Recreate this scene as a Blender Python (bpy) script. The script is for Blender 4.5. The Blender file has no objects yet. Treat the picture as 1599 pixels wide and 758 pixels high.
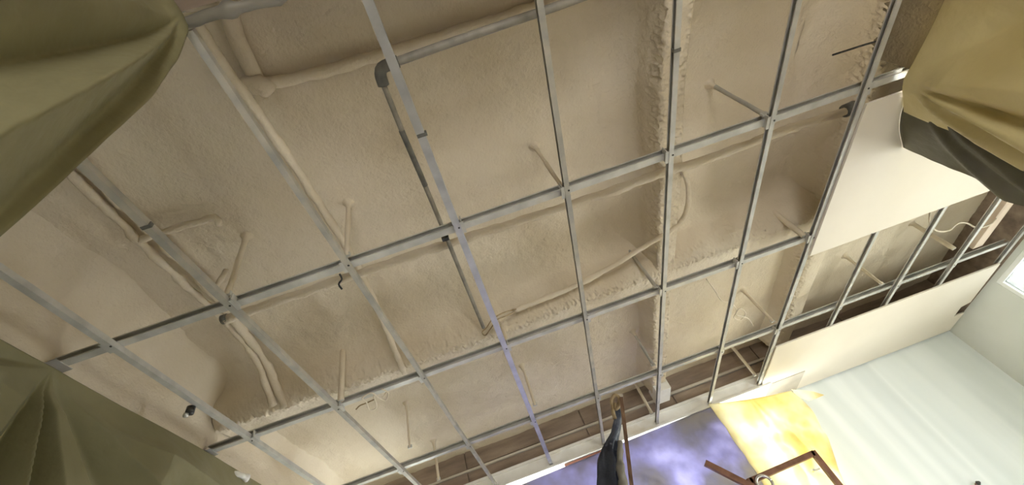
import bpy, math, random
import numpy as np
from mathutils import Matrix, Vector

random.seed(4)
scene = bpy.context.scene
C = scene.collection
S = 1.76          # metres per unit: height of the ceiling grid above the camera
CAMZ = 1.45       # camera height above the floor

# ------------------------------------------------------------------ camera
F_PX, W_PX, H_PX = 666.33, 1599.0, 758.0
R = np.array([[0.94332197, 0.32607899, -0.0617751],
              [0.20432092, -0.71728574, -0.66614873],
              [-0.2615275, 0.61577079, -0.74325615]])
cam = bpy.data.cameras.new('camera')
cam.sensor_width = 36.0
cam.lens = 36.0 * F_PX / W_PX
cam.clip_start = 0.02
camo = bpy.data.objects.new('camera', cam)
C.objects.link(camo)
M = Matrix([list(R[i]) + [0.0] for i in range(3)] + [[0, 0, 0, 1]])
camo.matrix_world = Matrix.Translation((0, 0, CAMZ)) @ M
scene.camera = camo

# ------------------------------------------------------------------ light
world = bpy.data.worlds.new('overcast_sky')
scene.world = world
world.use_nodes = True
bg = world.node_tree.nodes['Background']
bg.inputs[0].default_value = (1.0, 0.985, 0.95, 1)
bg.inputs[1].default_value = 12.0
scene.view_settings.view_transform = 'Standard'
scene.view_settings.look = 'None'
scene.view_settings.gamma = 1.0
scene.view_settings.use_curve_mapping = False
scene.view_settings.exposure = 0.68
scene.cycles.use_denoising = True
scene.cycles.max_bounces = 10
scene.cycles.diffuse_bounces = 6
scene.cycles.transmission_bounces = 8
scene.cycles.transparent_max_bounces = 8


def wp(x, y, z):                       # room units -> metres
    return (x * S, y * S, CAMZ + z * S)


def portal(x, y, z, w, h, rot):        # tells Cycles where the sky comes in
    l = bpy.data.lights.new('window_portal', 'AREA')
    l.shape = 'RECTANGLE'
    l.size, l.size_y = w * S, h * S
    l.cycles.is_portal = True
    o = bpy.data.objects.new('window_portal', l)
    o.location = wp(x, y, z)
    o.rotation_euler = rot
    C.objects.link(o)


FLOOR = -CAMZ / S
XL, XR, YF = -1.27, 2.75, 2.93
YB = -1.6
# window openings: (range along wall, z range)
WR = (1.90, 2.41, .50, 0.972)          # right wall, along y: the window in view
WD = (.98, 1.86, -.80, .12)           # right wall: low unseen opening, added to bring in fill daylight
WP = (-.50, .70, -.80, .96)            # partition: unseen opening, added to light the amber sheet from behind
WF = (-.95, .90, -.70, 0.74)          # far wall, along x, behind the hung sheets
WY = (1.04, 1.31, -.70, .84)            # far wall, behind the yellow sheet
WB = (.15, .85, -0.78, .0)        # unseen opening behind the camera, added as fill daylight
portal(XR + .06, (WR[0] + WR[1]) / 2, (WR[2] + WR[3]) / 2, WR[1] - WR[0], WR[3] - WR[2], (math.pi / 2, 0, math.pi / 2))
portal(XR + .06, (WD[0] + WD[1]) / 2, (WD[2] + WD[3]) / 2, WD[1] - WD[0], WD[3] - WD[2], (math.pi / 2, 0, math.pi / 2))
portal(1.62, (WP[0] + WP[1]) / 2, (WP[2] + WP[3]) / 2, WP[1] - WP[0], WP[3] - WP[2], (math.pi / 2, 0, math.pi / 2))
portal((WF[0] + WF[1]) / 2, YF + .06, (WF[2] + WF[3]) / 2, WF[1] - WF[0], WF[3] - WF[2], (-math.pi / 2, 0, 0))
portal((WY[0] + WY[1]) / 2, YF + .06, (WY[2] + WY[3]) / 2, WY[1] - WY[0], WY[3] - WY[2], (-math.pi / 2, 0, 0))
portal((WB[0] + WB[1]) / 2, YB - .06, (WB[2] + WB[3]) / 2, WB[1] - WB[0], WB[3] - WB[2], (math.pi / 2, 0, 0))


# ------------------------------------------------------------------ helpers
def ray(px, py):
    v = np.array([(px - W_PX / 2) / F_PX, -(py - H_PX / 2) / F_PX, -1.0])
    return R @ v


def at(px, py, z=1.0):                 # point of the horizontal plane z that the pixel shows
    r = ray(px, py)
    return r * (z / r[2])


def at_y(px, py, y):
    r = ray(px, py)
    return r * (y / r[1])


def hash3(i, j, k, seed):
    n = (i * 374761393 + j * 668265263 + k * 2147483647 + seed * 974634777) & 0xffffffff
    n = ((n ^ (n >> 13)) * 1274126177) & 0xffffffff
    n = n ^ (n >> 16)
    return (n & 0xffff) / 65535.0


def vnoise(P, freq, seed=1):           # value noise in -1..1, P is (n,3)
    Q = np.asarray(P, float) * freq + 1000.0
    I = np.floor(Q).astype(np.int64)
    f = Q - I
    f = f * f * (3 - 2 * f)
    out = 0
    for a in (0, 1):
        for b in (0, 1):
            for c in (0, 1):
                w = (f[:, 0] if a else 1 - f[:, 0]) * (f[:, 1] if b else 1 - f[:, 1]) * (f[:, 2] if c else 1 - f[:, 2])
                out = out + w * hash3(I[:, 0] + a, I[:, 1] + b, I[:, 2] + c, seed)
    return out * 2 - 1


def fbm(P, freq, octv=4, seed=1):
    s, a = 0, 1.0
    for o in range(octv):
        s = s + a * vnoise(P, freq * 2 ** o, seed + o)
        a *= .55
    return s


def mesh_obj(name, verts, faces, mat, parent=None, smooth=False):
    """verts in room units"""
    V = np.asarray(verts, float)
    V = np.column_stack([V[:, 0] * S, V[:, 1] * S, V[:, 2] * S + CAMZ])
    org = np.zeros(3)
    me = bpy.data.meshes.new(name)
    if parent is None:
        lo, hi = V.min(0), V.max(0)
        org = np.array([(lo[0] + hi[0]) / 2, (lo[1] + hi[1]) / 2, lo[2]])
    else:
        org = np.array(parent.matrix_world.translation) if parent.parent is None else np.array(parent['_org'])
        org = np.array(parent['_org'])
    V = V - org
    me.from_pydata(V.tolist(), [], [tuple(map(int, f)) for f in faces])
    me.update()
    if smooth:
        me.polygons.foreach_set('use_smooth', [True] * len(me.polygons))
    me.materials.append(MAT[mat])
    o = bpy.data.objects.new(name, me)
    C.objects.link(o)
    if parent is None:
        o.location = org
    else:
        o.parent = parent
    ORG[o.name] = org
    o['_org'] = org.tolist()
    return o


ORG = {}


def tag(o, label=None, cat=None, group=None, kind=None):
    if label:
        o['label'] = label
    if cat:
        o['category'] = cat
    if group:
        o['group'] = group
    if kind:
        o['kind'] = kind
    return o


def empty(name, loc):
    o = bpy.data.objects.new(name, None)
    o.empty_display_size = .05
    o.location = wp(*loc)
    o['_org'] = list(wp(*loc))
    C.objects.link(o)
    return o


def box(x0, x1, y0, y1, z0, z1):
    v = [(x, y, z) for x in (x0, x1) for y in (y0, y1) for z in (z0, z1)]
    f = [(0, 1, 3, 2), (4, 6, 7, 5), (0, 4, 5, 1), (2, 3, 7, 6), (0, 2, 6, 4), (1, 5, 7, 3)]
    return v, f


def join(*parts):
    V, Fs = [], []
    for v, f in parts:
        n = len(V)
        V += [tuple(p) for p in v]
        Fs += [tuple(i + n for i in q) for q in f]
    return V, Fs


def beam_between(p, q, w, h, up=(0, 0, 1)):
    p, q = np.array(p, float), np.array(q, float)
    d = (q - p) / np.linalg.norm(q - p)
    u = np.array(up, float)
    s = np.cross(d, u)
    s /= np.linalg.norm(s)
    u = np.cross(s, d)
    V = []
    for e in (p, q):
        for a, b in ((-1, -1), (1, -1), (1, 1), (-1, 1)):
            V.append(tuple(e + s * a * w / 2 + u * b * h / 2))
    f = [(0, 1, 2, 3), (7, 6, 5, 4), (0, 4, 5, 1), (1, 5, 6, 2), (2, 6, 7, 3), (3, 7, 4, 0)]
    return V, f


def smooth_path(pts, step):
    P = np.array(pts, float)
    if len(P) > 2:                      # Catmull-Rom
        Q = np.vstack([2 * P[0] - P[1], P, 2 * P[-1] - P[-2]])
        out = []
        for i in range(1, len(Q) - 2):
            a, b, c, d = Q[i - 1:i + 3]
            n = max(2, int(np.linalg.norm(c - b) / step))
            for t in np.linspace(0, 1, n, endpoint=False):
                out.append(.5 * ((2 * b) + (-a + c) * t + (2 * a - 5 * b + 4 * c - d) * t * t + (-a + 3 * b - 3 * c + d) * t ** 3))
        out.append(P[-1])
        return np.array(out)
    n = max(2, int(np.linalg.norm(P[1] - P[0]) / step))
    return np.array([P[0] + (P[1] - P[0]) * t for t in np.linspace(0, 1, n + 1)])


def tube(pts, r, sides=8, rough=0.0, step=.03, seed=1, r1=None, smooth=True, freq=26, straight=False):
    P = np.array(pts, float) if straight else smooth_path(pts, step)
    n = len(P)
    T = np.gradient(P, axis=0)
    T /= np.linalg.norm(T, axis=1)[:, None] + 1e-12
    u = np.cross(T[0], [0.13, 0.21, 1.0])
    if np.linalg.norm(u) < .05:
        u = np.cross(T[0], [1, 0, 0])
    u /= np.linalg.norm(u)
    V = []
    for i in range(n):
        u = u - T[i] * (u @ T[i])
        u /= np.linalg.norm(u)
        w = np.cross(T[i], u)
        rr = r if r1 is None else r + (r1 - r) * i / (n - 1)
        for k in range(sides):
            a = 2 * math.pi * k / sides
            V.append(P[i] + (u * math.cos(a) + w * math.sin(a)) * rr)
    V = np.array(V)
    if rough:
        cen = np.repeat(P, sides, 0)
        d = fbm(V, freq, 3, seed)
        V = V + (V - cen) / r * (d * rough)[:, None]
    Fs = []
    for i in range(n - 1):
        for k in range(sides):
            k2 = (k + 1) % sides
            Fs.append((i * sides + k, i * sides + k2, (i + 1) * sides + k2, (i + 1) * sides + k))
    Fs.append(tuple(range(sides - 1, -1, -1)))
    Fs.append(tuple((n - 1) * sides + k for k in range(sides)))
    return V.tolist(), Fs


def grid_faces(nu, nv):
    return [(i * nv + j, (i + 1) * nv + j, (i + 1) * nv + j + 1, i * nv + j + 1) for i in range(nu - 1) for j in range(nv - 1)]


def extrude_profile(prof, p, q, up=(0, 0, 1)):
    """closed profile [(s, u)] swept from p to q; s is sideways, u is up"""
    p, q = np.array(p, float), np.array(q, float)
    d = (q - p) / np.linalg.norm(q - p)
    u = np.array(up, float)
    s = np.cross(d, u)
    s /= np.linalg.norm(s)
    V = [tuple(e + s * a + u * b) for e in (p, q) for a, b in prof]
    n = len(prof)
    Fs = [(i, (i + 1) % n, n + (i + 1) % n, n + i) for i in range(n)]
    Fs += [tuple(range(n - 1, -1, -1)), tuple(range(n, 2 * n))]
    return V, Fs


# ------------------------------------------------------------------ materials
MAT = {}


def new_mat(name):
    m = bpy.data.materials.new(name)
    m.use_nodes = True
    MAT[name] = m
    nt = m.node_tree
    b = nt.nodes['Principled BSDF']
    return m, nt, b


def nnode(nt, kind, **kw):
    n = nt.nodes.new(kind)
    for k, v in kw.items():
        setattr(n, k, v)
    return n


def proc(name, stops, scale=5.0, rough=.8, metal=0.0, bump=0.0, bump_scale=60.0, bump2=0.0, bump2_scale=12.0, detail=4.0, stretch=None, spec=.3):
    """colour ramp over object-space noise plus bump"""
    m, nt, b = new_mat(name)
    tc = nnode(nt, 'ShaderNodeTexCoord')
    geo = nnode(nt, 'ShaderNodeNewGeometry')
    vec = geo.outputs['Position']
    if stretch:
        mp = nnode(nt, 'ShaderNodeMapping')
        mp.inputs['Scale'].default_value = stretch
        nt.links.new(vec, mp.inputs['Vector'])
        vec = mp.outputs[0]
    nz = nnode(nt, 'ShaderNodeTexNoise')
    nz.inputs['Scale'].default_value = scale
    nz.inputs['Detail'].default_value = detail
    nt.links.new(vec, nz.inputs['Vector'])
    cr = nnode(nt, 'ShaderNodeValToRGB')
    el = cr.color_ramp.elements
    el[0].position, el[0].color = stops[0][0], (*stops[0][1], 1)
    el[1].position, el[1].color = stops[-1][0], (*stops[-1][1], 1)
    for p, c in stops[1:-1]:
        e = el.new(p)
        e.color = (*c, 1)
    nt.links.new(nz.outputs['Fac'], cr.inputs[0])
    nt.links.new(cr.outputs[0], b.inputs['Base Color'])
    b.inputs['Roughness'].default_value = rough
    b.inputs['Metallic'].default_value = metal
    b.inputs['Specular IOR Level'].default_value = spec
    last = None
    for st, sc, dist in ((bump2, bump2_scale, .02), (bump, bump_scale, .006)):
        if st:
            n2 = nnode(nt, 'ShaderNodeTexNoise')
            n2.inputs['Scale'].default_value = sc
            n2.inputs['Detail'].default_value = 3
            nt.links.new(geo.outputs['Position'], n2.inputs['Vector'])
            bp = nnode(nt, 'ShaderNodeBump')
            bp.inputs['Strength'].default_value = st
            bp.inputs['Distance'].default_value = dist
            nt.links.new(n2.outputs['Fac'], bp.inputs['Height'])
            if last:
                nt.links.new(last.outputs[0], bp.inputs['Normal'])
            last = bp
    if last:
        nt.links.new(last.outputs[0], b.inputs['Normal'])
    return m


proc('foam', [(.3, (.60, .51, .38)), (.55, (.66, .575, .45)), (.75, (.70, .62, .495))], 1.6, .9, bump=.85, bump_scale=58, bump2=.25, bump2_scale=16, spec=.15)
proc('foam_yellow', [(.3, (.60, .49, .33)), (.7, (.72, .62, .45))], 3, .9, bump=.6, bump_scale=70, bump2=.4, bump2_scale=18, spec=.15)
proc('foam_shade', [(.3, (.20, .165, .115)), (.7, (.29, .24, .17))], 3, .9, bump=.5, bump_scale=70, bump2=.4, bump2_scale=18, spec=.15)  # foam with the shade of the gap above the partition put into its colour
proc('galvanised', [(.35, (.44, .43, .40)), (.6, (.56, .545, .51)), (.72, (.54, .50, .43))], 9, .45, metal=.2, bump=.1, bump_scale=40, spec=.4)
proc('galvanised_dusty', [(.35, (.34, .33, .30)), (.65, (.48, .44, .37))], 9, .6, metal=.1, bump=.15, bump_scale=40)
proc('galvanised_shiny', [(.35, (.44, .44, .45)), (.65, (.56, .56, .57))], 9, .38, metal=.75)
proc('screw_dark', [(.3, (.03, .03, .03)), (.7, (.09, .085, .08))], 60, .4, metal=.6)
proc('gypsum', [(.3, (.70, .635, .545)), (.7, (.76, .695, .605))], 1.3, .85, bump=.05, bump_scale=200)
proc('gypsum_edge', [(.3, (.70, .68, .64)), (.7, (.80, .78, .74))], 20, .9, bump=.2, bump_scale=150)
proc('plaster_far', [(.32, (.68, .725, .735)), (.5, (.83, .865, .875)), (.68, (.74, .785, .795))], 1.0, .8, bump=.08, bump_scale=90, stretch=(4.2, 4.2, .25), detail=1)
proc('plaster_grey', [(.3, (.60, .61, .57)), (.7, (.70, .70, .66))], 1.2, .85, bump=.1, bump_scale=90)
proc('bare_brown', [(.3, (.20, .15, .12)), (.55, (.30, .23, .18)), (.75, (.38, .30, .23))], 4, .85, bump=.25, bump_scale=60, stretch=(.6, 3, 3))
proc('pale_strip', [(.3, (.46, .41, .35)), (.7, (.60, .54, .46))], 5, .8, bump=.15, bump_scale=60)
proc('white_trim', [(.35, (.72, .70, .66)), (.6, (.84, .82, .79)), (.75, (.74, .68, .58))], 4, .55, bump=.05, bump_scale=60)
proc('concrete', [(.3, (.66, .64, .60)), (.7, (.74, .72, .68))], 2, .9, bump=.2, bump_scale=40)
proc('pvc_grey', [(.3, (.20, .185, .16)), (.7, (.33, .30, .25))], 14, .45, bump=.05, bump_scale=90)
proc('pvc_dark', [(.3, (.10, .10, .09)), (.7, (.18, .17, .15))], 20, .5)
proc('wire_cream', [(.3, (.62, .54, .42)), (.7, (.74, .66, .54))], 20, .6)
proc('wire_brown', [(.3, (.20, .14, .07)), (.7, (.42, .32, .19))], 20, .5)
proc('brown_steel', [(.3, (.16, .075, .045)), (.7, (.26, .13, .085))], 12, .5, bump=.1, bump_scale=80)
proc('steel_bright', [(.3, (.6, .6, .6)), (.7, (.75, .75, .75))], 20, .25, metal=.9)
proc('pole_wood', [(.3, (.09, .05, .03)), (.7, (.22, .13, .08))], 6, .7, bump=.2, bump_scale=60, stretch=(6, 6, 1))
proc('frame_white', [(.3, (.78, .78, .76)), (.7, (.85, .85, .83))], 5, .4)
proc('brick_red', [(.3, (.42, .18, .13)), (.7, (.55, .27, .2))], 8, .85, bump=.3, bump_scale=60)
proc('wood_pale', [(.3, (.62, .50, .40)), (.7, (.74, .62, .51))], 5, .75, bump=.1, bump_scale=60, stretch=(4, .6, 4))


def sheet_mat(name, stops, scale, trans=.45, rough=.35, stretch=None, bump=.3, bump_scale=14):
    m = proc(name, stops, scale, rough, bump2=bump, bump2_scale=bump_scale, stretch=stretch, spec=.45)
    nt = m.node_tree
    b = nt.nodes['Principled BSDF']
    out = nt.nodes['Material Output']
    tr = nnode(nt, 'ShaderNodeBsdfTranslucent')
    src = b.inputs['Base Color'].links[0].from_socket
    nt.links.new(src, tr.inputs['Color'])
    mx = nnode(nt, 'ShaderNodeMixShader')
    mx.inputs[0].default_value = trans
    nt.links.new(b.outputs[0], mx.inputs[1])
    nt.links.new(tr.outputs[0], mx.inputs[2])
    nt.links.new(mx.outputs[0], out.inputs[0])
    return m


sheet_mat('plastic_olive', [(.3, (.25, .23, .125)), (.7, (.33, .305, .18))], 2.2, .2, .5)
sheet_mat('plastic_murky', [(.3, (.10, .09, .055)), (.7, (.17, .155, .095))], 3, .3, .4)
sheet_mat('plastic_amber', [(.3, (.58, .48, .23)), (.7, (.70, .61, .34))], 2.2, .07, .4)
sheet_mat('plastic_yellow', [(.36, (.80, .67, .33)), (.5, (.88, .81, .55)), (.66, (.93, .89, .74))], 2.4, .62, .3, bump=.6, bump_scale=9)
sheet_mat('plastic_lilac', [(.34, (.30, .27, .23)), (.47, (.28, .265, .31)), (.58, (.36, .345, .50)), (.72, (.50, .485, .66))], 2.2, .62, .28, bump=.7, bump_scale=10)
sheet_mat('plastic_dark', [(.3, (.015, .018, .03)), (.6, (.06, .07, .10)), (.75, (.22, .23, .27))], 5.0, .05, .3, bump=.7, bump_scale=16)
sheet_mat('plastic_grey', [(.3, (.24, .22, .18)), (.7, (.36, .33, .28))], 4.0, .3, .4)

for gname, tint in (('glass', (.92, .95, .94)), ('glass_dimming', (.40, .42, .42))):  # second tint is darkened to cut the daylight coming through the pane
    m, nt, b = new_mat(gname)
    out = nt.nodes['Material Output']
    tr = nnode(nt, 'ShaderNodeBsdfTransparent')
    tr.inputs[0].default_value = (*tint, 1)
    gl = nnode(nt, 'ShaderNodeBsdfGlossy')
    gl.inputs['Roughness'].default_value = .05
    mx = nnode(nt, 'ShaderNodeMixShader')
    mx.inputs[0].default_value = .05
    nt.links.new(tr.outputs[0], mx.inputs[1])
    nt.links.new(gl.outputs[0], mx.inputs[2])
    nt.links.new(mx.outputs[0], out.inputs[0])


# ------------------------------------------------------------------ the setting
def struct(name, vf, mat, parent=None, smooth=False):
    o = mesh_obj(name, vf[0], vf[1], mat, parent, smooth)
    if parent is None:
        o['kind'] = 'structure'
    return o


ZC, ZC2 = 1.305, 1.255                  # foam soffit: near bay, far bay
T = .12                                 # wall thickness
struct('floor', box(XL - T, XR + T, YB - T, YF + T, FLOOR - .06, FLOOR), 'concrete')


def wall_with_hole(axis, c0, c1, a0, a1, z0, z1, *holes):
    rects, a = [], a0
    for h0, h1, g0, g1 in sorted(holes):
        rects += [(a, h0, z0, z1), (h0, h1, z0, g0), (h0, h1, g1, z1)]
        a = h1
    rects.append((a, a1, z0, z1))
    parts = []
    for r0, r1, s0, s1 in rects:
        parts.append(box(c0, c1, r0, r1, s0, s1) if axis == 'x' else box(r0, r1, c0, c1, s0, s1))
    return join(*parts)


struct('wall_right', join(wall_with_hole('x', XR, XR + T, .73, YF + T, FLOOR, .38, WD), wall_with_hole('x', XR, XR + T, .73, YF + T, .38, 1.0, WR)), 'plaster_grey')
struct('wall_right_upper', box(XR, XR + T, .73, YF + T, 1.0, 1.45), 'bare_brown')
struct('wall_far', wall_with_hole('y', YF, YF + T, XL - T, XR, FLOOR, 1.0, WF, WY), 'plaster_far')
struct('wall_far_upper', box(XL - T, XR, YF, YF + T, 1.0, 1.45), 'bare_brown')
struct('wall_left', box(XL - T, XL - .012, .0, YF, FLOOR, 1.45), 'plaster_grey')
struct('wall_entrance_left', box(XL - T, -.40, .0, .10, FLOOR, 1.45), 'plaster_grey')
struct('wall_entrance_side', box(-.52, -.40, YB, .0, FLOOR, 1.02), 'plaster_grey')
struct('wall_partition', join(wall_with_hole('x', 1.475, 1.60, YB, .785, FLOOR, 1.0, WP), box(1.60, XR + T, .73, .785, FLOOR, 1.0)), 'plaster_grey')
struct('wall_partition_upper', join(box(1.492, 1.60, YB, .785, 1.0, 1.45), box(1.60, XR + T, .73, .785, 1.0, 1.45)), 'foam_shade')
struct('wall_back', wall_with_hole('y', YB - T, YB, -.52, 1.60, FLOOR, 1.02, WB), 'plaster_grey')
struct('ceiling_entrance', box(-.52, 1.47, YB - T, .095, 1.012, 1.45), 'bare_brown')

# foam on the left wall above the grid
ny, nz_ = 240, 40
ys = np.linspace(.10, 2.75, ny)
zs = np.linspace(.90, 1.33, nz_)
G = np.array([(XL, y, z) for y in ys for z in zs])
G[:, 0] += fbm(G, 5, 3, 7) * .012 + fbm(G, 40, 2, 9) * .0022
G[:, 0] += np.clip((G[:, 2] - 1.16) / .16, 0, 1) ** 2 * .13
wf = mesh_obj('wall_left_foam', G, grid_faces(ny, nz_), 'foam', None, True)
wf['kind'] = 'structure'

# foam soffit
def soffit(G):
    k = np.clip((G[:, 1] - 1.5) / .12, 0, 1)
    z = ZC * (1 - k) + ZC2 * k
    G = np.column_stack([G[:, 0], G[:, 1], 0 * G[:, 0]])
    z = z + fbm(G, 2.6, 2, 3) * .009 + fbm(G, 40, 2, 5) * .0016
    st = G.copy()
    st[:, 0] *= 3.0
    return z + vnoise(st, 7, 8) * .002


nx, ny = 400, 330
xs = np.linspace(XL - .01, XR + .01, nx)
ys = np.linspace(.0, YF, ny)
G = np.array([(x, y, 0.0) for x in xs for y in ys])
G[:, 2] = soffit(G)
ceiling = mesh_obj('ceiling', G, [f[::-1] for f in grid_faces(nx, ny)], 'foam', None, True)
ceiling['kind'] = 'structure'
ceiling['label'] = 'sprayed tan foam soffit above the metal grid'


def foam_beam(name, prof, a0, a1, axis, lips, n_along, label, seed, amp=.006, lip_amp=.010, fillet=None, mat='foam'):
    """profile (t, z) swept along an axis; lips are the places with crumbly overspray"""
    P = smooth_path([(t, z_, 0) for t, z_ in prof], .0055)[:, :2]
    al = np.linspace(a0, a1, n_along)
    V = []
    lipw = []
    for a in al:
        for t, z_ in P:
            V.append((a, t, z_) if axis == 'x' else (t, a, z_))
            lipw.append(max(math.exp(-((t - lt) ** 2 + (z_ - lz) ** 2) / .0016) for lt, lz in lips))
    V = np.array(V)
    lipw = np.array(lipw)
    n = len(P)
    tan = np.gradient(P, axis=0)
    nor = np.column_stack([tan[:, 1], -tan[:, 0]])
    nor /= np.linalg.norm(nor, axis=1)[:, None]
    nor = np.tile(nor, (n_along, 1))
    d = fbm(V, 6, 3, seed) * amp + fbm(V, 36, 2, seed + 3) * .0020 + (np.abs(fbm(V, 55, 2, seed + 6)) * .6 + np.abs(vnoise(V, 120, seed + 8)) * .5) * lip_amp * lipw
    wav = vnoise(np.column_stack([V[:, 0 if axis == 'x' else 1], np.zeros(len(V)), np.zeros(len(V))]), 3.0, seed + 9) * .012
    V[:, 2] -= np.clip(d, -.02, .03) * np.abs(nor[:, 1])
    col = 1 if axis == 'x' else 0
    V[:, col] += d * nor[:, 0] * -1 + wav * np.clip((ZC - V[:, 2]) / .1, 0, 1)
    if fillet is not None:
        V = fillet(V)
    o = mesh_obj(name, V, grid_faces(n_along, n), mat, ceiling, True)
    o['label'] = label
    return o


cross_prof = [(1.10, 1.320), (1.24, 1.306), (1.34, 1.292), (1.39, 1.265), (1.41, 1.22), (1.422, 1.17), (1.435, 1.142), (1.462, 1.128), (1.50, 1.131), (1.58, 1.138), (1.625, 1.146), (1.65, 1.19), (1.67, 1.27)]


def widen(V):                            # the cove in front of the beam is wider at the left end
    k = np.clip((.4 - V[:, 0]) / 1.5, 0, 1)
    m = np.clip((1.43 - V[:, 1]) / .4, 0, 1)
    V[:, 1] -= k * m * .08
    return V


foam_beam('cross_beam', cross_prof, XL, 1.52, 'x', [(1.452, 1.135)], 800, 'crosswise foam-coated beam with crumbly lower edge', 21, lip_amp=.022, fillet=widen)
long_prof = [(.44, 1.312), (.53, 1.302), (.60, 1.285), (.638, 1.245), (.650, 1.19), (.662, 1.142), (.70, 1.135), (.748, 1.139), (.762, 1.16), (.768, 1.22), (.78, 1.27), (.805, 1.296), (.85, 1.31)]
foam_beam('long_beam', long_prof, .0, 2.56, 'y', [(.66, 1.145), (.758, 1.145)], 760, 'lengthwise foam-coated beam over the middle channel', 31, amp=.004, lip_amp=.017)
side_prof = [(1.30, 1.312), (1.38, 1.300), (1.44, 1.28), (1.472, 1.235), (1.482, 1.18), (1.52, 1.16), (1.60, 1.163), (1.63, 1.18), (1.64, 1.24), (1.66, 1.30)]
foam_beam('side_beam', side_prof, .0, 2.6, 'y', [(1.497, 1.168)], 760, 'lengthwise foam-coated beam beside the plasterboard', 41, amp=.008, lip_amp=.030)
# bare end of the middle beam at the far wall
mesh_obj('beam_end', *box(.665, .755, 2.46, 2.62, 1.09, 1.18), 'white_trim', ceiling)

# bare brown top of the far wall with board joints, and the pale trim under it
YL = 2.68
lint = struct('wall_far_lintel', box(XL, XR, YL + .012, YF, 1.075, 1.45), 'bare_brown')
xx = [XL, -.55, .22, .80, 1.42, 2.05, XR]
for i in range(6):
    g = .004
    mesh_obj('plank', *box(xx[i] + g, xx[i + 1] - g, YL, YL + .014, 1.155 + .002 * (i % 2), 1.275), 'bare_brown', lint)
    mesh_obj('plank', *box(xx[i] + g, xx[i + 1] - g, YL + .002 * (i % 3), YL + .014, 1.072, 1.135), 'bare_brown', lint)
mesh_obj('cover_strip', *box(XL, .78, YL - .010, YL + .012, 1.137, 1.149), 'pale_strip', lint)
mesh_obj('cover_strip', *box(.79, 1.45, YL - .010, YL + .012, 1.141, 1.155), 'pale_strip', lint)
struct('trim_2', box(1.362, 1.60, YL - .005, YF, .988, 1.05), 'pale_strip')
tr1 = struct('trim_1', box(XL, 1.36, YL - .02, YF, .985, 1.064), 'white_trim')
mesh_obj('bead', *box(XL, 1.36, YL - .032, YL - .02, 1.052, 1.066), 'white_trim', tr1)
mesh_obj('bead', *box(XL, 1.36, YL - .034, YL - .02, .982, .992), 'white_trim', tr1)

# windows
def window(name, axis, c, hole, mull, glass='glass'):
    h0, h1, g0, g1 = hole
    w = .022

    def bx(a0, a1, z0, z1, d0=-.02, d1=.02):
        return box(c + d0, c + d1, a0, a1, z0, z1) if axis == 'x' else box(a0, a1, c + d0, c + d1, z0, z1)
    parts = [bx(h0, h1, g0, g0 + w), bx(h0, h1, g1 - w, g1), bx(h0, h0 + w, g0 + w, g1 - w), bx(h1 - w, h1, g0 + w, g1 - w)]
    o = struct(name, join(*parts), 'frame_white')
    cuts = [h0 + w] + mull + [h1 - w]
    for mm in mull:
        mesh_obj('mullion', *bx(mm - w / 2, mm + w / 2, g0 + w, g1 - w), 'frame_white', o)
    for i in range(len(cuts) - 1):
        mesh_obj('pane', *bx(cuts[i], cuts[i + 1], g0 + w, g1 - w, -.003, .003), glass, o)
    return o


window('window_1', 'x', XR + .022, WR, [2.10], 'glass_dimming')
window('window_added', 'x', XR + .06, WD, [(WD[0] + WD[1]) / 2])  # unseen glazed opening added for fill daylight
window('window_2', 'y', YF + .07, WF, [-.33, .28])
window('window_4', 'y', YF + .07, WY, [])

# ------------------------------------------------------------------ metal grid
FW, FH = .0165, .0175                    # furring channel: face width, depth
def hat(w):                                # C section on its side, open toward the left wall
    h, t = w / 2, .0012
    return [(-h, 0), (h, 0), (h, FH), (-h, FH), (-h, FH - .0035), (-h + t, FH - .0035), (-h + t, FH - t), (h - t, FH - t), (h - t, t), (-h + t, t), (-h + t, .0035), (-h, .0035)]


FWS = [.0185, .0185, .015, .021, .0155, .0155, .0155, .0185, .016, .018, .018]
XS = [-1.082, -.743, -.3965, -.0574, .2843, .624, .9655, 1.2926, 1.645, 1.985, 2.325]
Y0S = [.105, .105, .125, .10, .10, .10, .10, .10, .84, .84, .84]
Y1S = [2.60, 2.66, 2.66, 2.66, 2.66, 2.66, 2.66, 2.78, 2.70, 2.70, 2.70]
FLAB = ['grey metal ceiling channel nearest the plastic-covered left wall',
        'second metal ceiling channel from the left, with a splice and foam pipes beside it',
        'dusty metal ceiling channel that starts at the upper left sheet corner',
        'flat wide-looking blue-grey ceiling channel beside the grey elbow pipe',
        'thin metal ceiling channel between the elbow pipe and the middle foam beam',
        'metal ceiling channel running right under the lengthwise foam beam',
        'metal ceiling channel between the middle beam and the plasterboard',
        'metal ceiling channel along the left edge of the plasterboards',
        'short visible channel in the open bay between boards, nearest the plasterboard corner',
        'middle channel in the open bay between the two plasterboards',
        'right channel in the open bay, with cream wire lying over it']
YM = [.779, 1.4258, 2.0913]
MB_, MH, MW = 1 + FH + .0010, .026, .023   # main runner: bottom, height, width
furr = []
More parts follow.
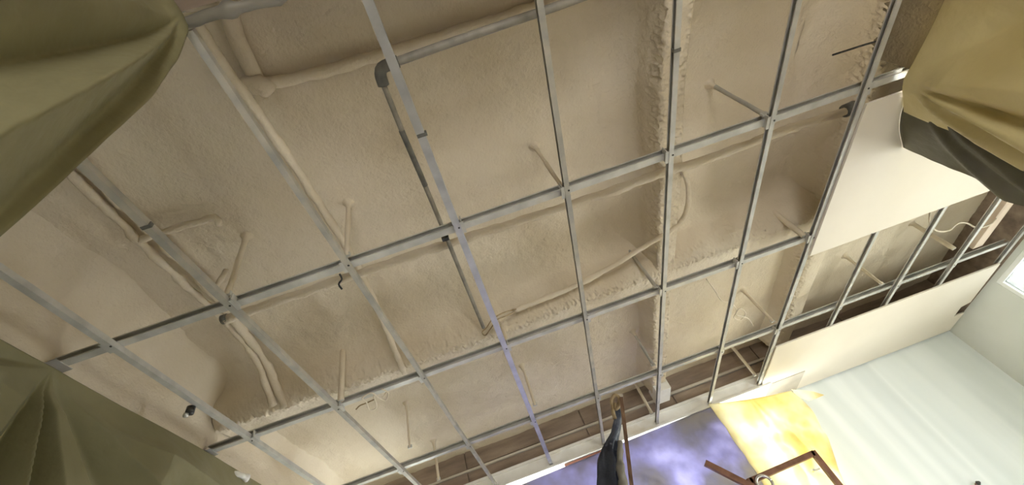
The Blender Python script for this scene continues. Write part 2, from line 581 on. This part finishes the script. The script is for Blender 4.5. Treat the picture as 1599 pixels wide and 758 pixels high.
for i, x in enumerate(XS):
    # real channels are not laid out perfectly parallel
    dx = [0, .002, -.002, .004, -.003, .0, .002, .003, 0, 0, 0][i]
    p, q = (x - dx, Y0S[i], 1.0), (x + dx, Y1S[i], 1.0)
    FW = FWS[i]
    v, f = extrude_profile(hat(FW), p, q)
    o = mesh_obj('furring_channel', v, f, 'galvanised_shiny' if i == 3 else 'galvanised_dusty' if i in (1, 2, 4) else 'galvanised')
    tag(o, FLAB[i], 'ceiling channel', 'lengthwise ceiling channels')
    furr.append(o)
    for j, y in enumerate(YM):
        if y < Y0S[i] or y > Y1S[i]:
            continue
        if i < 8 or j == 2:
            xx_ = x + dx * ((y - Y0S[i]) / (Y1S[i] - Y0S[i]) * 2 - 1)
            v, f = tube([(xx_ + .004, y - .006, .9988), (xx_ + .004, y - .006, 1.0005)], .0032, 8, straight=True)
            mesh_obj('screw', v, f, 'screw_dark', o)
            # clip that holds the channel to the runner
            s = random.choice((-1, 1))
            cx = xx_ + s * (FW / 2 + .005)
            v, f = join(box(cx - .0015, cx + .0015, y - .022, y + .020, 1.004, MB_ + .014), box(cx - .006, cx + .006, y - .022, y + .02, 1.002, 1.004))
            mesh_obj('clip', v, f, 'galvanised', o)
for i, (px, py) in ((1, (222, 357)), (3, (657, 212)), (5, (1060, 78))):
    P = at(px, py)
    x = XS[i]
    FW = FWS[i]
    mesh_obj('splice', *box(x - FW / 2 - .0022, x + FW / 2 + .0022, P[1] - .0045, P[1] + .0045, .9985, 1.012), 'pvc_dark', furr[i])

tk = .0016
h_ = MW / 2                               # C section lying on its side, open toward the room's near end
runner = [(-h_, 0), (h_, 0), (h_, .005), (h_ - tk, .005), (h_ - tk, tk), (-h_ + tk, tk), (-h_ + tk, MH - tk), (h_ - tk, MH - tk), (h_ - tk, MH - .005), (h_, MH - .005), (h_, MH), (-h_, MH)]
RL = ['nearest crosswise main runner, below the long foam-coated pipe', 'second crosswise main runner, under the crosswise foam beam', 'farthest crosswise main runner, in front of the bare brown wall top']
RX = [(-1.262, 1.462), (-1.262, 1.2926 + .02), (-1.262, 2.70)]
for j, y in enumerate(YM):
    # skew taken from how each runner lies
    dy = (-.006, .008, .006)[j]
    v, f = extrude_profile(runner, (RX[j][0], y - dy + .008, MB_), (RX[j][1], y + dy + .008, MB_))
    o = mesh_obj('main_runner', v, f, 'galvanised')
    tag(o, RL[j], 'main runner', 'crosswise main runners')
    mesh_obj('wall_bracket', *box(RX[j][0] - .004, RX[j][0] + .03, y - .02 - dy, y + .034 - dy, MB_ - .003, MB_ - .0005), 'galvanised', o)

# edge channel at the right wall, and pale battens beside it
v, f = extrude_profile(hat(.02), (2.70, .84, .998), (2.70, 2.26, .998))
tag(mesh_obj('edge_channel', v, f, 'galvanised'), 'metal edge channel along the right wall by the window', 'edge channel')
v, f = beam_between((2.52, .84, 1.06), (2.52, 2.08, 1.06), .06, .03)
tag(mesh_obj('timber_batten', v, f, 'wood_pale'), 'pale pinkish timber batten in the open bay near the window', 'batten')

# plasterboards
BT = .008
o = mesh_obj('plasterboard', *box(1.3015, 2.66, .825, 1.525, 1 - BT - .0006, 1 - .0006), 'gypsum')
tag(o, 'large cream plasterboard partly hidden by the hanging amber sheet', 'plasterboard', 'plasterboards fixed to the grid')
poly = [(1.306, 2.235), (2.70, 2.245), (2.715, 2.60), (2.66, 2.62), (2.665, 2.72), (2.74, 2.72), (2.742, 2.915), (1.60, 2.915), (1.58, 2.87), (1.47, 2.80), (1.308, 2.73)]
n = len(poly)
V = [(x, y, 1 - BT - .0006) for x, y in poly] + [(x, y, 1 - .0006) for x, y in poly]
Fs = [tuple(range(n - 1, -1, -1)), tuple(range(n, 2 * n))] + [(i, (i + 1) % n, n + (i + 1) % n, n + i) for i in range(n)]
o = mesh_obj('plasterboard', V, Fs, 'gypsum')
tag(o, 'long cream plasterboard strip meeting the white far wall', 'plasterboard', 'plasterboards fixed to the grid')

# ------------------------------------------------------------------ hanger rods
def rod(foot, top, r, label, mat='foam_yellow', rough=.0012, mound=True, cone=None, zf=None):
    P = at(*foot)
    x, y = P[0], P[1]
    top = float(soffit(np.array([[x, y, 0.0]]))[0])
    z0 = MB_ + .004 if zf is None else zf
    e = empty('hanger_rod', (x, y, z0))
    v, f = tube([(x, y, z0), (x, y, top + .02)], r, 8, rough, .02, seed=int(foot[0]), r1=cone)
    mesh_obj('shaft', v, f, 'foam' if mat == 'foam_yellow' else mat, e, True)
    if mound:
        prof = [(.026, .006), (.016, -.004), (.0105, -.014), (r * 1.1, -.034)]
        V, Fs = [], []
        sd = 12
        for rr, dz in prof:
            for k in range(sd):
                a = 2 * math.pi * k / sd
                V.append((x + rr * math.cos(a), y + rr * math.sin(a), top + dz))
        V = np.array(V)
        V[:, 2] += vnoise(V, 40, 3) * .003
        for i in range(len(prof) - 1):
            for k in range(sd):
                Fs.append((i * sd + k, i * sd + (k + 1) % sd, (i + 1) * sd + (k + 1) % sd, (i + 1) * sd + k))
        mesh_obj('foam_collar', V, Fs, 'foam', e, True)
    mesh_obj('foot_clip', *box(x - .010, x + .010, y - .004, y + .004, z0 - .002, z0 + .012), 'galvanised', e)
    tag(e, label, 'hanger rod', 'hanger rods of the ceiling grid')
    return e


HR = [((1203, 184), 1.298, .0062, 'hanger rod right of the middle beam, on the nearest runner', 'galvanised_dusty'),
      ((882, 299), 1.30, .0055, 'hanger rod at the thin channel left of the middle beam, nearest runner', 'foam_yellow'),
      ((541, 408), 1.31, .0065, 'thick foam-coated hanger rod at the dusty channel, nearest runner', 'foam_yellow'),
      ((1029, 455), 1.29, .0060, 'hanger rod beside the middle beam on the second runner', 'galvanised_dusty'),
      ((1024, 577), 1.255, .0060, 'hanger rod beside the middle beam, just before the farthest runner', 'galvanised_dusty'),
      ((1384, 449), 1.262, .0065, 'cream hanger rod in the open bay between the plasterboards', 'foam_yellow'),
      ((532, 634), 1.27, .0100, 'fat cone-like foamed hanger rod on the left part of the second runner', 'foam_yellow'),
      ((1262, 374), 1.27, .0100, 'foamed hanger rod at the plasterboard edge on the second runner', 'foam_yellow'),
      ((797, 551), 1.30, .0065, 'hanger rod next to the wire loop on the second runner', 'foam_yellow'),
      ((641, 707), 1.255, .0048, 'slim hanger rod near the dusty channel, farthest runner', 'foam_yellow'),
      ((838, 640), 1.255, .0055, 'hanger rod behind the flat blue-grey channel, farthest runner', 'foam_yellow'),
      ((1184, 592), 1.25, .0075, 'pale hanger strut in front of the brown wall top by the plasterboard', 'foam_yellow'),
      ((1212, 508), 1.255, .0070, 'pale hanger strut left of the plasterboard on the farthest runner', 'foam_yellow'),
      ((686, 757), 1.255, .0060, 'hanger rod in front of the brown wall top at the bottom edge', 'foam_yellow'),
      ((1021, 652), 1.22, .0065, 'pale hanger strut under the bare end of the middle beam', 'foam_yellow'),
      ((1497, 393), 1.25, .0090, 'thick pale hanger strut in the open bay under the cream wire', 'foam_yellow'),
      ((352, 470), 1.30, .0070, 'short foamed hanger rod at the spliced channel, nearest runner', 'foam_yellow')]
for h in HR:
    rod(h[0], h[1], h[2] * 1.25, h[3], h[4])

# ------------------------------------------------------------------ pipes and wires
def path(pts):                           # (px, py, height)
    return [tuple(at(a, b, z_)) for a, b, z_ in pts]


def pipe(name, pts, r, label, mat='foam', rough=.004, group='foam-coated pipes', cat='pipe', seed=5, sides=10, step=.02):
    v, f = tube(path(pts), r, sides, rough, step, seed)
    o = mesh_obj(name, v, f, mat, None, True)
    return tag(o, label, cat, group)


z_ = 1.128
o = pipe('foamed_pipe', [(352, 499, z_), (450, 466, z_), (560, 428, z_), (700, 381, z_), (800, 349, z_), (885, 322, z_), (970, 294, z_), (1040, 268, z_), (1062, 262, z_), (1100, 250, z_), (1150, 232, z_), (1220, 206, z_), (1325, 172, z_)],
         .0155, 'long foam-coated pipe running beside the nearest main runner', rough=.004)
v, f = tube(path([(1318, 174, z_), (1334, 167, z_)]), .0235, 12, 0, .02)
mesh_obj('open_end', v, f, 'pvc_dark', o, True)
v, f = tube(path([(347, 500, z_), (356, 497, z_)]), .016, 12, 0, .02)
mesh_obj('open_end', v, f, 'pvc_dark', o, True)
pipe('foamed_pipe', [(1064, 262, 1.128), (1073, 285, 1.13), (1075, 315, 1.13), (1068, 340, 1.13), (1052, 357, 1.13), (1005, 386, 1.13), (960, 413, 1.13), (912, 440, 1.13), (860, 463, 1.13), (800, 486, 1.13)],
     .0105, 'bent foam-coated pipe dropping past the middle beam toward the wire loop', rough=.004, seed=8)
pipe('foamed_pipe', [(350, -10, 1.285), (362, 35, 1.285), (380, 82, 1.285), (402, 128, 1.285)], .021, 'short thick foamed pipe at the upper left sheet edge', seed=11)
o = pipe('foamed_pipe', [(402, 130, 1.285), (450, 125, 1.287), (520, 108, 1.287), (620, 78, 1.287), (720, 47, 1.287), (840, 11, 1.287), (930, -18, 1.287)], .016, 'long crosswise foamed pipe along the top left of the ceiling', seed=12)
pipe('foamed_pipe', [(300, 20, 1.20), (322, 60, 1.20), (365, 124, 1.20), (434, 222, 1.20), (508, 333, 1.20), (552, 404, 1.19), (580, 462, 1.17), (606, 522, 1.15), (632, 584, 1.12)], .0125, 'slender foamed pipe following the dusty channel down to the cross beam', seed=13)
V = []
pipe('foamed_pipe', [(355, 138, 1.275), (380, 136, 1.27), (405, 132, 1.265), (422, 142, 1.27)], .022, 'foamed pipe junction lump where the upper left pipes meet', seed=14, rough=.008, step=.012)
pipe('foamed_pipe', [(50, 205, 1.29), (108, 268, 1.285), (180, 340, 1.28), (240, 398, 1.27), (300, 455, 1.265), (350, 500, 1.25), (396, 556, 1.235), (412, 592, 1.195), (428, 634, 1.125)], .014, 'left one of the twin foamed pipes under the second channel', seed=15, rough=.006)
pipe('foamed_pipe', [(80, 205, 1.29), (140, 268, 1.285), (200, 330, 1.28), (262, 390, 1.27), (320, 445, 1.265), (365, 498, 1.25), (410, 558, 1.235), (428, 596, 1.195), (445, 636, 1.125)], .014, 'right one of the twin foamed pipes under the second channel', seed=16, rough=.006)
pipe('foamed_pipe', [(214, 378, 1.27), (255, 362, 1.27), (300, 350, 1.27), (335, 340, 1.27), (343, 352, 1.262)], .012, 'short foamed pipe stub crossing the spliced channel', seed=17, rough=.006)
pipe('foamed_pipe', [(352, 422, 1.28), (345, 436, 1.24), (336, 450, 1.22)], .010, 'tiny foamed pipe stub beside the spliced channel', seed=18)

o = pipe('conduit_pipe', [(930, -12, 1.10), (840, 20, 1.10), (720, 61, 1.10), (618, 97, 1.10)], .0105, 'grey plastic conduit with elbow at the upper left of the grid', 'pvc_grey', 0, None, 'conduit')
v, f = tube(path([(622, 96, 1.10), (607, 101, 1.10), (597, 106, 1.10), (594, 116, 1.10), (599, 133, 1.10)]), .0145, 12, 0, .006)
mesh_obj('elbow', v, f, 'pvc_dark', o, True)
v, f = tube(path([(598, 130, 1.10), (630, 210, 1.10), (660, 281, 1.10), (692, 358, 1.10), (722, 432, 1.10), (755, 512, 1.10)]), .0072, 10, 0, .02)
drop = mesh_obj('drop_pipe', v, f, 'pvc_grey', o, True)
v, f = tube(path([(627, 204, 1.0985), (645, 246, 1.0985), (664, 290, 1.0985)]), .0080, 10, 0, .02)
mesh_obj('dark_sleeve', v, f, 'pvc_dark', drop, True)
P = at(692, 358, 1.10)
mesh_obj('pipe_clip', *box(P[0] - .011, P[0] + .011, P[1] - .006, P[1] + .006, MB_ + MH, 1.113), 'screw_dark', o)


def wire(pts, r, label, mat='wire_cream'):
    v, f = tube(path(pts), r, 6, 0, .006)
    return tag(mesh_obj('electric_wire', v, f, mat, None, True), label, 'wire', 'loose electric wires')


wire([(806, 483, 1.125), (788, 488, 1.10), (770, 498, 1.08), (760, 512, 1.07), (753, 519, 1.068), (758, 524, 1.066), (766, 514, 1.068), (776, 500, 1.078), (792, 493, 1.10), (806, 486, 1.125)], .0026, 'looped brown wire hanging from the pipe end beside the flat channel', 'wire_brown')
wire([(612, 592, 1.10), (605, 610, 1.06), (596, 622, 1.02), (584, 618, 1.0), (588, 636, .99), (577, 641, .99), (572, 628, 1.0), (566, 622, 1.0), (580, 614, 1.0), (592, 622, .995), (602, 626, .99), (606, 614, 1.0), (596, 608, 1.01)], .0028, 'curly pale wire bunch hanging on the second runner', 'wire_cream')
wire([(556, 640, .995), (562, 634, 1.0), (572, 630, 1.005), (585, 624, 1.01)], .003, 'short dark-tipped wire stub left of the curly bunch', 'wire_brown')
wire([(530, 428, 1.01), (534, 436, 1.0), (529, 444, .995), (534, 452, .99)], .003, 'short dark wire hanging where nearest runner meets the dusty channel', 'screw_dark')
wire([(1103, 436, 1.15), (1115, 452, 1.12), (1127, 470, 1.09), (1142, 474, 1.08), (1150, 486, 1.07), (1146, 496, 1.06), (1156, 500, 1.06), (1164, 490, 1.06), (1156, 482, 1.06), (1150, 492, 1.055), (1168, 498, 1.06), (1176, 510, 1.06)], .0028, 'curly wire bunch hanging left of the plasterboard edge channel', 'wire_cream')
wire([(1452, 332, 1.10), (1452, 350, 1.06), (1464, 361, 1.04), (1482, 360, 1.035), (1496, 349, 1.035), (1510, 349, 1.035), (1526, 356, 1.035), (1546, 351, 1.035), (1556, 341, 1.04)], .0042, 'cream wire snaking across the open bay near the window', 'wire_cream')
wire([(1300, 86, 1.18), (1322, 79, 1.17), (1350, 70, 1.16), (1382, 61, 1.15), (1414, 50, 1.14)], .0035, 'dark straight wire near the amber sheet at the upper right', 'screw_dark')

# lamp holder on the first channel
e = empty('lamp_holder', (at(297, 642)[0], at(297, 642)[1], .955))
P = at(297, 642, .985)
v, f = tube([(P[0], P[1], .975), (P[0], P[1], .998)], .013, 14, straight=True)
cup = mesh_obj('cup', v, f, 'screw_dark', e, True)
v, f = tube([(P[0] - .008, P[1] - .004, .966), (P[0] - .008, P[1] - .004, .976)], .008, 12, straight=True)
mesh_obj('rim', v, f, 'galvanised', cup, True)
tag(e, 'small dark round holder hanging under the leftmost ceiling channel', 'lamp holder')


# ------------------------------------------------------------------ plastic sheets
def tri(t):
    return np.abs((t % 1.0) * 2 - 1)


def sheet(name, S0, Z, plan, gather, folds, amp, mat, label, inward, seed, top=None, extra=None, pinch=None):
    """S0 distances along the plan path, Z heights; folds fan out from the gather point (s, z)"""
    ns, nz = len(S0), len(Z)
    pl = smooth_path([(a, b, 0) for a, b in plan], .01)[:, :2]
    dist = np.concatenate([[0], np.cumsum(np.linalg.norm(np.diff(pl, axis=0), axis=1))])
    V = np.zeros((ns * nz, 3))
    ss = np.repeat(S0, nz)
    zz = np.tile(Z, ns)
    if top is not None:                  # slack upper edge
        zt = np.interp(ss, top[0], top[1])
        zz = zz + (zt - Z[-1]) * np.clip((zz - Z[0]) / (Z[-1] - Z[0]), 0, 1) ** 2
    V[:, 0] = np.interp(ss, dist, pl[:, 0])
    V[:, 1] = np.interp(ss, dist, pl[:, 1])
    V[:, 2] = zz
    dx = np.gradient(pl, axis=0)
    tx = np.interp(ss, dist, dx[:, 0])
    ty = np.interp(ss, dist, dx[:, 1])
    ln = np.hypot(tx, ty)
    nxv, nyv = ty / ln * inward, -tx / ln * inward
    d = np.zeros(len(V))
    for gs, gz in gather:
        th = np.arctan2(ss - gs, gz - zz + 1e-4)
        r = np.hypot(ss - gs, gz - zz)
        fade = 1.0
        ph = np.interp(th, np.radians(folds[0]), folds[1])
        d += amp * np.clip(r / .35, 0, 1.2) * tri(ph) * np.exp(-(r / 1.2) ** 2)
        d += .02 * np.clip(1 - r / .06, 0, 1)
    d += fbm(np.column_stack([ss, zz, 0 * ss]), 2.2, 3, seed) * .012 + fbm(np.column_stack([ss, zz, 0 * ss]), 14, 2, seed + 4) * .0022
    if extra is not None:
        d *= extra(ss, zz)
    d *= .12 + .88 * np.clip((1.0 - zz) / .12, 0, 1)
    V[:, 0] += nxv * d
    V[:, 1] += nyv * d
    if pinch is not None:
        V[:, 1] -= pinch(ss, V[:, 2])
    o = mesh_obj(name, V, grid_faces(ns, nz), mat, None, True)
    md = o.modifiers.new('thickness', 'SOLIDIFY')
    md.thickness = .0006
    return tag(o, label, 'plastic sheet', 'plastic sheets masking the walls')


# left wall: gathered at the end of the nearest runner
Yw0, Yw1 = .11, 2.62
sl = sheet('plastic_sheet', np.concatenate([np.linspace(0, .35, 60, endpoint=False), np.linspace(.35, 1.1, 320, endpoint=False), np.linspace(1.1, Yw1 - Yw0, 120)]), np.concatenate([np.linspace(FLOOR + .01, .35, 40, endpoint=False), np.linspace(.35, 1.0, 200)]), [(-1.243, Yw0), (-1.243, Yw1)], [(.775 - Yw0, .995)],
           ([-90, -72, -58, -12, -2, 7, 14, 21, 27, 33, 40, 47, 56, 70, 90], [.1, .5, 1.0, 1.12, 1.5, 2.0, 2.5, 3.0, 3.02, 3.06, 3.5, 3.62, 4.0, 4.1, 4.2]), .12, 'plastic_olive', 'olive plastic sheet fanning out in folds below the left wall', 1, 51,
           top=([0, .3, .665, .9, 1.3, 1.9, 2.5], [.99, .985, 1.0, .998, 1.005, .995, .99]))

# left of the entrance, close to the camera
sheet('plastic_sheet', np.concatenate([np.linspace(0, 1.2, 60, endpoint=False), np.linspace(1.2, 1.648, 150)]), np.concatenate([np.linspace(FLOOR + .01, .35, 40, endpoint=False), np.linspace(.35, 1.0, 200)]), [(-.386, -1.5), (-.386, .0), (-.392, .148)], [(1.622, 1.0)],
      ([-90, -40, -26, -16, -9, -4, .5, 5, 90], [.3, .5, .9, 1.1, 1.5, 2.0, 2.45, 2.7, 3.0]), .050, 'plastic_olive', 'large olive plastic sheet filling the upper left corner', 1, 61,
      pinch=lambda s, z: np.clip((s - 1.5) / .15, 0, 1) * .036 * np.exp(-(1 - z) / .09))

# right partition: runs along its face and swings round its end
pr = [(1.455, -1.5), (1.460, .3), (1.455, .60), (1.428, .79), (1.436, .84), (1.46, .90)]
sheet('plastic_sheet', np.linspace(0, 2.405, 330), np.concatenate([np.linspace(FLOOR + .01, .35, 40, endpoint=False), np.linspace(.35, 1.0, 200)]), pr, [(2.295, 1.0)],
      ([-90, -70, -48, -30, -16, -8, -3, 3, 9, 16, 30, 90], [0, .25, .5, .8, 1.0, 1.1, 1.5, 2.0, 2.5, 3.0, 3.5, 4.0]), .085, 'plastic_amber', 'amber plastic sheet draped over the partition end at upper right', -1, 71, top=([0, 2.29, 2.33, 2.41], [1.0, 1.0, .986, .98]),
      extra=lambda s, z: .35 + .65 * np.clip((2.40 - s) / .12, 0, 1))


pd = [(1.452, .80), (1.462, .90), (1.49, .98), (1.545, 1.07)]
sheet('plastic_sheet', np.linspace(0, .295, 70), np.linspace(FLOOR + .01, .99, 160), pd, [(.0, 1.0)],
      ([-90, 0, 8, 16, 24, 32, 40, 50, 90], np.arange(9) * .5), .02, 'plastic_murky', 'dark murky plastic sheet hanging past the partition end over the plasterboard', -1, 75)

# masking over the beam at the top edge of the picture
v, f = tube([(-.40, .113, 1.002), (-.30, .110, .997), (-.20, .113, 1.004), (.10, .112, 1.0), (1.44, .112, 1.002)], .012, 10, .006, .01, 77)
tag(mesh_obj('rolled_sheet', v, f, 'plastic_grey', None, True), 'grey rolled plastic edge at the top of the picture beside the olive sheet', 'plastic sheet', 'plastic sheets masking the walls')


def hung_sheet(corners, nu, nv, amp, mat, label, seed, edge=None, freq=5.0):
    """corners: top left, top right, bottom right, bottom left"""
    tl, tr_, br, bl = [np.array(c, float) for c in corners]
    V = []
    for u in np.linspace(0, 1, nu):
        for v_ in np.linspace(0, 1, nv):
            p = (tl * (1 - u) + tr_ * u) * (1 - v_) + (bl * (1 - u) + br * u) * v_
            if edge:
                p = p + np.array(edge(u, v_))
            V.append(p)
    V = np.array(V)
    uu = np.repeat(np.linspace(0, 1, nu), nv)
    vv = np.tile(np.linspace(0, 1, nv), nu)
    Q = V.copy()
    cr = 1 - np.abs(fbm(Q, freq, 3, seed))
    V[:, 1] += -amp * cr * np.clip(vv * 8, .1, 1)
    th = np.arctan2(uu - .5, vv + .05)
    V[:, 1] += amp * .5 * np.sin(th * 9 + seed) * np.clip(vv * 3, 0, 1)
    o = mesh_obj('plastic_sheet', V, grid_faces(nu, nv), mat, None, True)
    md = o.modifiers.new('thickness', 'SOLIDIFY')
    md.thickness = .0006
    return tag(o, label, 'plastic sheet', 'plastic sheets masking the walls')


YS = 2.63
def edge_y(u, v):
    k = min(1.0, v / .30)
    taper = -.095 * k * k * (3 - 2 * k) * max(0.0, u - .3) / .7 + .07 * math.sin(min(1, v / .30) * math.pi) * max(0, u - .5)
    return (taper, 0, -.012 * math.sin(u * math.pi) * (1 - v))


hung_sheet([(.94, YS - .02, .985), (1.425, YS + .02, .905), (1.425, YS + .02, FLOOR + .02), (.93, YS - .02, FLOOR + .02)], 110, 220, .05, 'plastic_yellow',
           'bright yellow plastic sheet over the far window beside the white wall', 81, edge_y, 6)
hung_sheet([(-.75, YS + .035, .945), (.97, YS + .03, .985), (.99, YS + .03, FLOOR + .02), (-.75, YS + .035, FLOOR + .02)], 200, 160, .03, 'plastic_lilac',
           'lilac plastic sheet smudged with foam, over the far window', 91, None, 5)
# torn flap at the right of the yellow sheet, and a scrap of red brick under the trim
P = at_y(1252, 622, 2.70)
V = [(1.44, 2.66, .915), (1.56, 2.70, .875), (1.60, 2.70, .835), (1.54, 2.69, .83), (1.47, 2.65, .82), (1.43, 2.64, .86)]
o = mesh_obj('sheet_scrap', V, [(0, 1, 2, 3, 4, 5)], 'plastic_yellow')
o.modifiers.new('thickness', 'SOLIDIFY').thickness = .0008
tag(o, 'torn yellow plastic flap at the top right of the yellow sheet', 'plastic scrap')
tag(mesh_obj('brick_ledge', *box(.02, .30, 2.672, 2.70, .955, .980), 'brick_red'), 'strip of reddish brick showing under the pale trim', 'brick ledge')
V = tube([tuple(at(352, 742, .985)), tuple(at(372, 741, .98)), tuple(at(386, 748, .975))], .012, 10, .006, .004, 5)
tag(mesh_obj('foam_scrap', V[0], V[1], 'white_trim', None, True), 'white foam scrap on the upper edge of the left sheet', 'foam scrap')

# ------------------------------------------------------------------ pole with dark plastic, brown frame
YP = 2.0
top = at_y(970, 622, YP - .06)
low = at_y(986, 757, YP - .06)
d = (low - top) / (top[2] - low[2])
foot = top + d * (top[2] - FLOOR)
e = empty('wrapped_pole', tuple(foot))
v, f = beam_between(tuple(foot), tuple(top), .016, .022, (0, 1, 0))
mesh_obj('pole', v, f, 'pole_wood', e)
q0, q1 = at_y(968, 616, YP + .01), at_y(972, 660, YP + .01)
v, f = beam_between(tuple(q0), tuple(q1), .028, .004, (0, 1, 0))
mesh_obj('pale_plate', v, f, 'pale_strip', e)
hk = [tuple(at_y(a, b_, YP - .02)) for a, b_ in ((960, 655), (957, 640), (955, 626), (960, 618), (967, 622), (966, 634), (961, 640), (960, 630))]
v, f = tube(hk, .0095, 8, .003, .006)
mesh_obj('hook', v, f, 'wire_brown', e, True)
pw = [(968, 690, .006), (969, 715, .016), (970, 740, .020), (972, 765, .022), (976, 800, .02)]
pp = smooth_path([at_y(a, b_, YP - .012) for a, b_, _ in pw], .008)
v, f = tube(pp, .011, 14, .010, .01, 9, r1=.024, straight=True, freq=18)
mesh_obj('pale_plastic', v, f, 'plastic_grey', e, True)
# dark plastic gathered round it
spine = [(962, 640, .014), (963, 656, .020), (958, 674, .030), (951, 694, .046), (947, 716, .056), (950, 742, .064), (955, 775, .070), (964, 840, .075)]
pts = np.array([at_y(a, b_, YP - .01) for a, b_, r_ in spine])
rad = [s_[2] for s_ in spine]
P = smooth_path(pts, .01)
rr = np.interp(np.linspace(0, 1, len(P)), np.linspace(0, 1, len(rad)), rad)
V, sd = [], 28
for i, p in enumerate(P):
    for k in range(sd):
        a = 2 * math.pi * k / sd
        fold = 1 + .22 * math.sin(a * 5 + i * .05) * min(1, i / 25) + .08 * math.sin(a * 9 + 1 + i * .12)
        V.append((p[0] + rr[i] * fold * math.cos(a), p[1] + rr[i] * .6 * fold * math.sin(a), p[2]))
V = np.array(V)
V += np.column_stack([fbm(V, 9, 3, 4), fbm(V, 9, 3, 14), 0 * V[:, 0]]) * .010
Fs = [(i * sd + k, i * sd + (k + 1) % sd, (i + 1) * sd + (k + 1) % sd, (i + 1) * sd + k) for i in range(len(P) - 1) for k in range(sd)]
mesh_obj('dark_plastic', V, Fs, 'plastic_dark', e, True)
tag(e, 'leaning pole wrapped in dark plastic in front of the lilac sheet', 'pole')

YG = 2.42
c, d_, a_, b2 = at_y(1176, 748, YG), at_y(1270, 708, YG), at_y(1100, 727, YG), at_y(1168, 762, YG)
e = empty('metal_frame', (d_[0], YG, FLOOR))
w = .024
v, f = beam_between((d_[0], YG, FLOOR), (d_[0], YG, d_[2] + w * .3), w, w, (0, 1, 0))
mesh_obj('post', v, f, 'brown_steel', e)
lx = c[0] - .02
v, f = beam_between((lx, YG, d_[2] - .012), (d_[0], YG, d_[2] - .002), w, w)
mesh_obj('top_rail', v, f, 'brown_steel', e)
v, f = beam_between((lx, YG, FLOOR), (lx, YG, d_[2]), w, w, (0, 1, 0))
mesh_obj('post', v, f, 'brown_steel', e)
dd = b2 - a_
v, f = beam_between(tuple(a_ + [0, -.03, 0]), tuple(a_ + dd * 2.2 + [0, -.03, 0]), w * 1.1, w, (0, 1, 0))
mesh_obj('brace', v, f, 'brown_steel', e)
P = at_y(1283, 731, YG - .012)
v, f = tube([(P[0] - .012, YG - .016, P[2]), (P[0] - .045, YG - .018, P[2])], .004, 8, straight=True)
bolt = mesh_obj('bolt', v, f, 'steel_bright', e)
v, f = tube([(P[0] - .045, YG - .03, P[2]), (P[0] - .045, YG - .006, P[2])], .006, 8, straight=True)
mesh_obj('wing_nut', v, f, 'steel_bright', bolt)
P = at_y(1186, 748, YG)
ring = [(P[0] + .035 * math.cos(t), YG - .02, P[2] - .03 + .035 * math.sin(t)) for t in np.linspace(0, 2 * math.pi, 25)]
v, f = tube(ring, .007, 8, straight=True)
mesh_obj('ring_clamp', v, f, 'steel_bright', e, True)
tag(e, 'brown steel frame with a diagonal brace in front of the yellow sheet', 'metal frame')

# small knob on the white wall at the lower edge of the picture
P = at_y(1524, 757, YF)
e = empty('wall_knob', (P[0], YF, P[2]))
v, f = tube([(P[0], YF, P[2]), (P[0], YF - .02, P[2])], .006, 12, straight=True)
mesh_obj('stem', v, f, 'brown_steel', e, True)
v, f = tube([(P[0], YF - .02, P[2]), (P[0], YF - .026, P[2]), (P[0], YF - .034, P[2])], .011, 14, straight=True, r1=.006)
mesh_obj('cap', v, f, 'screw_dark', e, True)
tag(e, 'small dark knob on the white far wall at the lower right edge', 'knob')

for o in bpy.data.objects:
    if '_org' in o:
        del o['_org']
